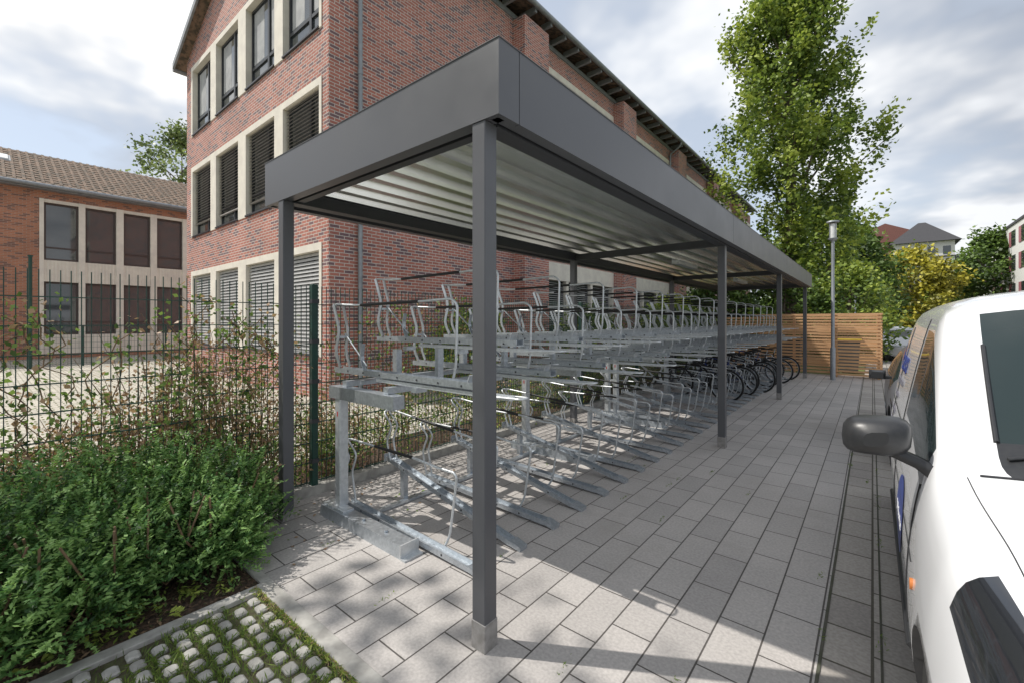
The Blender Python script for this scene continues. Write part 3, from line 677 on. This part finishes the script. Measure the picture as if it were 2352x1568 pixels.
# ---------------- vehicles
import bmesh
def loft(name,st,mats,matfn,xc,yc,wheels=(),wr=.31,sub=2,hw=.88):
    e=empty(name,(xc,yc,0)); vs=[];n=len(st[0][1]); R=2*n-1
    for s,pr in st:
        left=[(-w,s,z) for w,z in pr]; right=[(w,s,z) for w,z in pr[:-1]][::-1]
        vs+=left+right
    fs=[];mi=[]
    for i in range(len(st)-1):
        for j in range(R-1):
            fs.append((i*R+j,i*R+j+1,(i+1)*R+j+1,(i+1)*R+j)); jj=j if j<n-1 else R-2-j
            mi.append(matfn(i,jj))
        fs.append((i*R+R-1,i*R,(i+1)*R,(i+1)*R+R-1)); mi.append(1)
    for base,rev in ((0,False),((len(st)-1)*R,True)):
        for j in range(n-1):
            a,b_,c,d=base+j,base+j+1,base+R-2-j,base+R-1-j
            f=(a,d,c,b_) if not rev else (a,b_,c,d)
            if b_==c: f=(a,d,b_) if not rev else (a,b_,d)
            fs.append(f); mi.append(0)
    me=bpy.data.meshes.new('body'); me.from_pydata(vs,[],fs)
    for m in mats: me.materials.append(m)
    me.polygons.foreach_set('material_index',mi); me.polygons.foreach_set('use_smooth',[True]*len(fs)); me.update()
    o=bpy.data.objects.new('body',me); COL.objects.link(o)
    sm=o.modifiers.new('s','SUBSURF'); sm.levels=sub; sm.render_levels=sub
    cuts=[]
    for wy_ in wheels:
        for sx in (-1,1):
            c=MB(); c.tube([(sx*(hw-.24),wy_,wr+.01),(sx*(hw+.3),wy_,wr+.01)],wr+.055,0,40); 
            co=c.obj('cut',[mats[1]]); cuts.append(co)
            bm=o.modifiers.new('b','BOOLEAN'); bm.object=co; bm.operation='DIFFERENCE'; bm.solver='EXACT'
            try: bm.material_mode='TRANSFER'
            except Exception: pass
    for co in cuts:
        t=bmesh.new(); t.from_mesh(co.data); bmesh.ops.remove_doubles(t,verts=t.verts,dist=1e-5); bmesh.ops.recalc_face_normals(t,faces=t.faces); t.to_mesh(co.data); t.free()
    t=bmesh.new(); t.from_mesh(me); bmesh.ops.recalc_face_normals(t,faces=t.faces); t.to_mesh(me); t.free()
    dg=bpy.context.evaluated_depsgraph_get(); dg.update()
    nm=bpy.data.meshes.new_from_object(o.evaluated_get(dg)); o.modifiers.clear(); o.data=nm
    for co in cuts: bpy.data.objects.remove(co)
    o.parent=e
    b=MB()
    for wy_ in wheels:
        for sx in (-1,1):
            xo=sx*(hw-.02); xi=sx*(hw-.22)
            b.tube([(xi,wy_,wr),(xi+sx*.02,wy_,wr),(xo-sx*.02,wy_,wr),(xo,wy_,wr)],wr,0,36,[.94,1,1,.94])
            b.tube([(xo-sx*.01,wy_,wr),(xo+sx*.004,wy_,wr)],wr*.66,1,30)
            b.tube([(xo,wy_,wr),(xo+sx*.012,wy_,wr)],wr*.2,1,16)
    b.obj('wheels',[M['tyre'],M['galv']],e)
    return e
XC,YC=.99,.95
vs_=[
(0.0,[(.50,.20),(.58,.28),(.62,.42),(.62,.58),(.55,.68),(.35,.72),(0,.73)]),
(.10,[(.68,.17),(.76,.27),(.79,.44),(.76,.66),(.68,.84),(.42,.89),(0,.91)]),
(.30,[(.76,.17),(.84,.28),(.86,.48),(.82,.80),(.72,.98),(.5,1.01),(0,1.03)]),
(.74,[(.80,.17),(.87,.29),(.885,.60),(.835,.98),(.79,1.02),(.52,1.07),(0,1.09)]),
(.80,[(.80,.17),(.87,.29),(.885,.60),(.85,.96),(.80,1.035),(.52,1.08),(0,1.10)]),
(1.05,[(.80,.17),(.875,.29),(.89,.65),(.855,.97),(.80,1.05),(.55,1.10),(0,1.12)]),
(1.30,[(.80,.17),(.875,.29),(.89,.66),(.85,1.00),(.81,1.09),(.76,1.11),(0,1.15)]),
(1.36,[(.80,.17),(.875,.29),(.89,.66),(.845,1.01),(.80,1.13),(.765,1.150),(0,1.20)]),
(1.85,[(.80,.17),(.875,.29),(.89,.66),(.84,1.03),(.76,1.46),(.73,1.485),(0,1.55)]),
(2.22,[(.80,.17),(.875,.29),(.89,.66),(.84,1.04),(.73,1.66),(.69,1.71),(0,1.79)]),
(2.30,[(.80,.17),(.875,.29),(.89,.66),(.84,1.04),(.72,1.68),(.67,1.76),(0,1.83)]),
(2.75,[(.80,.17),(.875,.29),(.89,.66),(.84,1.04),(.715,1.69),(.65,1.79),(0,1.87)]),
(2.90,[(.80,.17),(.875,.29),(.89,.66),(.84,1.04),(.715,1.69),(.65,1.79),(0,1.87)]),
(4.2,[(.80,.17),(.875,.29),(.89,.66),(.84,1.04),(.71,1.68),(.64,1.78),(0,1.86)]),
(4.58,[(.79,.2),(.86,.29),(.87,.66),(.83,1.04),(.70,1.64),(.62,1.74),(0,1.80)]),
(4.68,[(.72,.24),(.78,.32),(.79,.66),(.76,1.02),(.66,1.54),(.55,1.62),(0,1.68)]),
]
def vm(i,j):
    if j==0: return 1
    if i<=2 and j==1: return 1
    if j==5 and 7<=i<=8: return 2
    if j==5 and i==6: return 1
    if j==3 and 7<=i<=10: return 2
    if j==3 and i in (1,2): return 3
    if j==2 and i==1: return 3
    return 0
van=loft('parked_van',vs_,[M['white'],M['plastic'],M['glassv'],M['lens']],vm,XC,YC,wheels=(.88,3.80),wr=.305,hw=.875)
for sx in (-1,1):
    mb=MB(); me_=[]
    cx,cy,cz=sx*.98,1.38,1.185
    ringsN=18
    for i in range(11):
        t=i/10; yy=cy-.08+.15*t
        k=[.35,.66,.82,.91,.96,.99,1,1,1,.985,.95][i]
        me_.append([(cx+.112*k*math.copysign(abs(math.cos(a))**.62,math.cos(a)),yy,cz+.078*k*math.copysign(abs(math.sin(a))**.62,math.sin(a))+.012*math.cos(a)*-sx) for a in np.linspace(0,2*math.pi,ringsN+1)[:-1]])
    vs=[p for r in me_ for p in r]; fs=[]
    for i in range(10):
        for j in range(ringsN):
            k=(j+1)%ringsN; fs.append((i*ringsN+j,i*ringsN+k,(i+1)*ringsN+k,(i+1)*ringsN+j))
    mb.add(vs,fs,0,True); mb.add(me_[0],[tuple(range(ringsN))],0,True); mb.add(me_[-1],[tuple(range(ringsN-1,-1,-1))],1)
    mb.sweep([(cx-sx*.05,cy+.01,cz-.055),(sx*.86,cy+.02,cz-.085),(sx*.80,cy+.03,1.06)],[(-.035,-.018),(.035,-.018),(.035,.018),(-.035,.018)],0,True,[1,1.1,1.5])
    mb.obj('wing_mirror',[M['plastic'],M['glassv']],van)
b=MB()
body=[c for c in van.children if c.name.startswith('body')][0]
from mathutils.bvhtree import BVHTree
bvh=BVHTree.FromPolygons([v.co for v in body.data.vertices],[tuple(p.vertices) for p in body.data.polygons])
def side_pt(y,z,off=.002):
    h=bvh.ray_cast(Vector((-2,y,z)),Vector((1,0,0)))
    return (h[0].x-off,y,z) if h[0] else None
def top_pt(x,y,off=.002):
    h=bvh.ray_cast(Vector((x,y,3)),Vector((0,0,-1)))
    return (x,y,h[0].z+off) if h[0] else None
def seam(pts,w=.003,m=0):
    pts=[p for p in pts if p]
    if len(pts)>1: b.tube(pts,w,m,4)
seam([side_pt(1.45+.0,z) for z in np.linspace(.3,1.0,14)])
seam([side_pt(2.78,z) for z in np.linspace(.3,1.66,24)])
seam([side_pt(3.9,z) for z in np.linspace(.75,1.6,14)])
seam([side_pt(y,1.0) for y in np.linspace(2.85,4.4,14)],.004)
seam([side_pt(y,.42) for y in np.linspace(1.3,3.3,12)],.014)
seam([side_pt(y,.74) for y in np.linspace(1.3,4.4,20)],.0025)
seam([top_pt(-.72+.02*math.sin(y*3),y,.0) for y in np.linspace(.42,1.26,16)],.002)
seam([top_pt(x,1.27) for x in np.linspace(-.70,.70,16)],.005)
p=side_pt(2.62,.95,.0); b.box(p[0]-.03,p[0]+.0,2.52,2.68,.935,.965,0)
p=side_pt(1.15,.70,.0)
if p: b.tube([(p[0]-.008,1.20,.70),(p[0]+.01,1.20,.70)],.02,1,12)
b.obj('trim_lines',[M['plastic'],M['orange']],van)
def wpt(x,y): return top_pt(x,y,.006)
b=MB()
# screen rubber follows the edge of the glass faces
gv=set(); wv=set()
for pl in body.data.polygons:
    c=pl.center
    if 1.33<c.y<2.3 and c.z>1.08 and c.x<0:
        (gv if pl.material_index==2 and abs(pl.normal.x)<.55 else wv).update(pl.vertices)
edge=[body.data.vertices[i].co for i in gv&wv if abs(body.data.vertices[i].co.x)>.6]
edge.sort(key=lambda q:q.y)
edge=[(q.x,q.y-.002,q.z+.003) for q in edge]
if len(edge)>2: b.tube(edge,.009,0,5)
seam([wpt(x,1.36+.35*(x+.62)*.75) for x in np.linspace(-.62,.1,14)],.008)
seam([wpt(x,1.36+.30*(x)) for x in np.linspace(.0,.6,10)],.008)
b.box(-.5,.5,-.02,.02,.42,.50,0); b.obj('wipers_and_grille',[M['plastic']],van)
def text(s,size,y,z,m,par,name='lettering'):
    c=bpy.data.curves.new(name,'FONT'); c.body=s; c.size=size; c.extrude=.001; c.materials.append(m)
    o=bpy.data.objects.new(name,c); COL.objects.link(o); o.parent=par
    z2=z+size*.7
    p=side_pt(y-.3,z,0); q=side_pt(y-.3,z2,0)
    xa,xb=p[0],q[0]
    tilt=math.atan2(xb-xa,z2-z)
    R=Matrix(((0,0,-1),(-1,0,0),(0,1,0))).to_4x4()
    Rt=Matrix.Rotation(tilt,4,'Y')
    mid=side_pt(y-.3,(z+z2)/2,0)
    off=max(0,(xa+xb)/2-mid[0])
    o.matrix_local=Matrix.Translation((xa-off-.006,y,z))@Rt@R
    return o
text('talexa',.26,4.05,1.26,M['blue'],van)
text('Sicherheitstechnik',.085,4.05,1.16,M['greyt'],van)
text('Videotechnik',.07,4.0,1.05,M['greyt'],van); text('Alarmanlagen',.07,4.0,.93,M['greyt'],van); text('Zutrittskontrolle',.07,4.0,.84,M['greyt'],van)
b=MB()
def disc(y,z,ry,rz,m,off=.004):
    for k in range(24):
        a0=2*math.pi*k/24;a1=2*math.pi*(k+1)/24
        for r0,r1 in ((0,.33),(.33,.66),(.66,1)):
            q=[side_pt(y+ry*r*math.cos(a),z+rz*r*math.sin(a),off) for r,a in ((r0,a0),(r1,a0),(r1,a1),(r0,a1))]
            if all(q):
                b.add(q if r0 else [q[0],q[1],q[2]],[tuple(range(4 if r0 else 3))],m)
disc(2.1,.66,.24,.19,0); disc(4.2,1.38,.06,.09,0); disc(4.28,1.36,.05,.06,1,.006)
b.obj('decals',[M['blue'],M['orange']],van)
text('24h Service',.08,2.27,.63,M['white'],van)
cs_=[(0.0,[(.5,.2),(.6,.26),(.64,.4),(.62,.52),(.5,.58),(.3,.6),(0,.61)]),
(.15,[(.72,.17),(.8,.26),(.82,.42),(.8,.6),(.72,.68),(.45,.71),(0,.72)]),
(.9,[(.74,.17),(.82,.27),(.84,.5),(.82,.76),(.74,.84),(.5,.87),(0,.88)]),
(1.15,[(.74,.17),(.82,.27),(.84,.5),(.82,.80),(.74,.88),(.6,.91),(0,.93)]),
(1.8,[(.74,.17),(.82,.27),(.84,.5),(.82,.82),(.64,1.25),(.54,1.30),(0,1.33)]),
(2.0,[(.74,.17),(.82,.27),(.84,.5),(.82,.83),(.63,1.28),(.54,1.34),(0,1.38)]),
(3.0,[(.74,.17),(.82,.27),(.84,.5),(.82,.84),(.63,1.27),(.53,1.33),(0,1.37)]),
(3.7,[(.74,.2),(.82,.28),(.83,.5),(.8,.86),(.62,1.1),(.5,1.16),(0,1.18)]),
(3.95,[(.7,.24),(.76,.3),(.77,.5),(.74,.8),(.6,.88),(.4,.92),(0,.93)])]
def cm(i,j):
    if j==0: return 1
    if j==5 and i in(3,6): return 2
    if j==3 and 3<=i<=6: return 2
    if j==2 and i==1: return 3
    return 0
def car(x,y,m):
    e=loft('parked_car',cs_,[m,M['plastic'],M['glassv'],M['lens']],cm,x,y,wheels=(.72,3.2),wr=.28,hw=.83)
    b=MB()
    for sx in (-1,1):
        b.sweep([(sx*.93,1.38,.93),(sx*.93,1.48,.93)],[(-.09,-.06),(.09,-.06),(.09,.06),(-.09,.06)],0,True,[.7,1]); b.box(sx*.78,sx*.9,1.42,1.46,.88,.92)
    b.obj('wing_mirrors',[M['plastic']],e)
car(.98,6.35,M['anth']); car(1.0,24,M['silver']); car(1.0,30,M['white'])

# ---------------- trees
def tree(name,x,y,H_,z0,prof,nc,per,leaf,mats,seed,tr=.25,cr=.8,limbs=14,core=.25,rough=.35,spread=(.5,.42),up=0):
    rs=np.random.RandomState(seed); b=MB()
    b.tube([(x,y,0),(x+.05,y,H_*.3),(x-.05,y+.05,H_*.6),(x,y,H_*.93)],tr,0,10,[1,.75,.45,.08])
    C=[];mi=[];
    for i in range(nc):
        t=rs.rand()**.9; R=prof(t); th=rs.uniform(0,2*math.pi)
        R*=1+rough*(math.sin(th*3+t*9+seed)+.6*math.sin(th*5-t*17))*.5
        r=R*math.sqrt(rs.uniform(core,1)); 
        z=z0+(H_-z0)*t
        c=np.array([x+r*math.cos(th),y+r*math.sin(th),z])
        if i<limbs*3:
            zb=max(z-R*.9,z0*.5); b.tube([(x,y,zb),((x+c[0])/2,(y+c[1])/2,(zb+z)/2-.1),tuple(c)],tr*.22,0,5,[1,.6,.2])
        k=rs.choice(3,p=[.36,.40,.24]); 
        s_=cr*rs.uniform(.4,1.0)
        m=int(per*rs.uniform(.5,1.3)*(s_/cr)**1.5)
        pts=c+rs.normal(size=(m,3))*np.array([s_*spread[0],s_*spread[0],s_*spread[1]])
        if up: pts[:,:2]+=np.array([math.cos(th),math.sin(th)])*((pts[:,2]-c[2])*up)[:,None]
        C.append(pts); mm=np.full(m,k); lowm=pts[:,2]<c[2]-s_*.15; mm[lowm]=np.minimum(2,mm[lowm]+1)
        rr=rs.rand(m)<.2; mm[rr]=rs.randint(0,3,rr.sum()); mi.append(mm)
    C=np.vstack(C); mi=np.concatenate(mi)
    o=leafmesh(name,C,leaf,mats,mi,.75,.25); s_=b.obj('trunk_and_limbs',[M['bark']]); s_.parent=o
    return o
def poplar(t):
    xs=[0,.12,.3,.45,.6,.72,.85,1]; ys=[1.6,2.9,3.2,3.1,2.7,2.4,1.5,.4]
    return float(np.interp(t,xs,ys))
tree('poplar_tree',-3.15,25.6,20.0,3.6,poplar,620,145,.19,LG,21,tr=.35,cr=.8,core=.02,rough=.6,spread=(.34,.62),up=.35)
rnd_c=lambda R:(lambda t: R*math.sqrt(max(.05,1-(2*t-.9)**2)))
tree('birch_tree',-40.5,9.8,15.8,8,rnd_c(3.4),110,110,.25,LB,22,cr=1.0,core=.1)
tree('birch_tree',-39.5,14.2,14.5,7,rnd_c(2.6),80,100,.25,LB,23,cr=1.0,core=.1)
tree('maple_tree',-3.6,50,12.2,1.5,rnd_c(4.6),240,110,.32,LD,24,cr=1.4)
tree('maple_tree',-1.0,44,8.0,.5,rnd_c(2.6),150,110,.28,LD,25,cr=1.1)
tree('golden_robinia_tree',3.4,68,9.6,1.0,rnd_c(4.2),200,110,.38,LY,26,cr=1.2)
tree('lime_tree',10.8,74,11.5,1,rnd_c(4.2),190,100,.4,LD,27,cr=1.5)
tree('lime_tree',7.5,85,7.5,1,rnd_c(4.5),150,90,.4,LG,28,cr=1.4)
tree('hazel_shrub',-2.9,22,3.6,.2,rnd_c(1.8),120,100,.16,LD,29,cr=.7,tr=.1)
tree('hazel_shrub',-.7,23.5,4.0,.2,rnd_c(1.6),120,100,.16,LG,30,cr=.7,tr=.1)
tree('hazel_shrub',-5.3,21,3.4,.2,rnd_c(1.9),130,100,.15,LD,31,cr=.7,tr=.1)
tree('hazel_shrub',-6.2,17.5,2.4,.1,rnd_c(1.5),110,110,.11,LG,32,cr=.6,tr=.08)
tree('hazel_shrub',-6.6,11.5,1.9,.1,rnd_c(1.1),90,110,.09,LG,33,cr=.5,tr=.06)
tree('hazel_shrub',-7.4,7.6,1.9,.1,rnd_c(1.0),80,120,.08,LG,34,cr=.45,tr=.06)
tree('birch_tree',-7.2,-4.7,11.5,6.0,rnd_c(2.9),85,90,.2,LB,41,cr=.85,core=.05)
rs=np.random.RandomState(50); C=[];mi=[]
for i in range(700):
    x=rs.uniform(-60,70); y=rs.uniform(130,150); 
    z=abs(rs.normal())*2.5+1+3*math.sin(x*.2)**2; k=rs.randint(3)
    C.append(np.array([x,y,z])+rs.normal(size=(32,3))*1.3); mi.append(np.full(32,k))
for i in range(260):
    x=rs.uniform(-6,10); y=rs.uniform(95,105); z=rs.uniform(.5,6); k=rs.randint(3)
    C.append(np.array([x,y,z])+rs.normal(size=(40,3))*.9); mi.append(np.full(40,k))
leafmesh('distant_tree_row',np.vstack(C),.9,LD,np.concatenate(mi),.8,.2)

# ---------------- distant buildings
e=empty('white_tower_house',(7.1,112,0)); b=MB()
b.box(-4,4,-4,4,0,15.8,0); b.add([(-4.8,-4.8,15.8),(4.8,-4.8,15.8),(4.8,4.8,15.8),(-4.8,4.8,15.8),(-.5,0,20.0),(.5,0,20.0)],[(0,1,5,4),(1,2,5),(2,3,4,5),(3,0,4),(3,2,1,0)],1)
b.box(-4.2,4.2,-4.2,4.2,13.0,13.2,1)
for x in (-3,-1,1,3): b.box(x-.5,x+.5,-4.03,-4.0,13.4,14.9,2); b.box(x-.4,x+.4,-4.03,-4.0,9,10.8,2)
b.box(4,12,-4,6,0,10.5,0); b.add([(3.9,-4.6,10.5),(12.6,-4.6,10.5),(12.6,6.6,10.5),(3.9,6.6,10.5),(4,1,13.6),(9,1,13.6)],[(0,1,5,4),(1,2,5),(2,3,4,5),(3,0,4),(3,2,1,0)],1)
for x in (6,8,10): b.box(x-.5,x+.5,-4.03,-4.0,7.5,9.3,2)
b.obj('walls_and_roof',[M['plaster'],M['slate'],M['glass']],e)
e=empty('brick_gable_house',(1.5,125,0)); b=MB()
b.box(-7,8,-5,5,0,18,0); b.add([(-8,-6,17.9),(9,-6,17.9),(9,6,17.9),(-8,6,17.9),(0.5,-6,21.8),(.5,6,21.8)],[(0,1,4),(1,2,5,4),(2,3,5),(3,0,4,5),(3,2,1,0)],1)
for x in (-4,-1,2,5): b.box(x-.6,x+.6,-5.03,-5,13.5,16,2)
b.obj('walls_and_roof',[M['brick_o'],M['rroof'],M['glass']],e)
e=empty('modern_apartment_building',(11.5,65,0)); b=MB()
b.box(0,14,-18,16,0,11.8,0); b.box(-.1,14.1,-18.1,16.1,11.8,12.05,3)
for z in (1,4,7,9.6):
    y=-17
    while y<15:
        b.box(-.05,0,y,y+1.6,z,z+1.6,2); b.box(-.06,0,y+1.65,y+2.6,z,z+1.6,1); y+=4.1
b.obj('walls_and_windows',[M['plaster'],M['pink'],M['glass'],M['slate']],e)

# ---------------- world + sun
sv=Vector((-.62,-.37,1.0)).normalized()
el=math.asin(sv.z); az=math.atan2(sv.x,sv.y)
w=bpy.data.worlds.new('World'); S.world=w; w.use_nodes=True; nt=w.node_tree; L=nt.links
bg=nt.nodes['Background']; bg.inputs[1].default_value=.15
sky=nt.nodes.new('ShaderNodeTexSky'); sky.sky_type='NISHITA'; sky.sun_disc=False; sky.sun_elevation=el; sky.sun_rotation=az
tc=nt.nodes.new('ShaderNodeTexCoord'); sp=nt.nodes.new('ShaderNodeSeparateXYZ'); L.new(tc.outputs['Generated'],sp.inputs[0])
def mth(op,a,b_=None):
    m=nt.nodes.new('ShaderNodeMath'); m.operation=op
    for i,v in enumerate((a,b_)):
        if v is None: continue
        if isinstance(v,(int,float)): m.inputs[i].default_value=v
        else: L.new(v,m.inputs[i])
    return m.outputs[0]
zz=mth('ADD',mth('MAXIMUM',sp.outputs[2],0.0),.25)
cx=nt.nodes.new('ShaderNodeCombineXYZ'); L.new(mth('DIVIDE',sp.outputs[0],zz),cx.inputs[0]); L.new(mth('DIVIDE',sp.outputs[1],zz),cx.inputs[1])
mp=nt.nodes.new('ShaderNodeMapping'); mp.inputs['Location'].default_value=(3.1,1.7,0); L.new(cx.outputs[0],mp.inputs[0])
n1=noise(nt,mp.outputs[0],.95,5,.55); n2=noise(nt,mp.outputs[0],1.9,4,.5)
dens=ramp(nt,n1,.38,.52,(0,0,0),(1,1,1))
shade=ramp(nt,n2,.37,.56,(3.2,3.45,3.9),(8.0,7.95,7.85))
side=ramp(nt,mth('ADD',mth('MULTIPLY',sp.outputs[0],-.5),.5),.35,.85,(.76,.79,.84),(1.08,1.07,1.05))
cc=mixc(nt,1.0,shade,side,'MULTIPLY')
hz=mixc(nt,.6,sky.outputs[0],(5.2,5.6,6.1))
L.new(mixc(nt,dens,hz,cc),bg.inputs[0])
sd=bpy.data.lights.new('sun','SUN'); sd.energy=4.4; sd.angle=math.radians(.6); sd.color=(1,.95,.88)
so=bpy.data.objects.new('sun',sd); COL.objects.link(so); so.rotation_euler=sv.to_track_quat('Z','Y').to_euler()
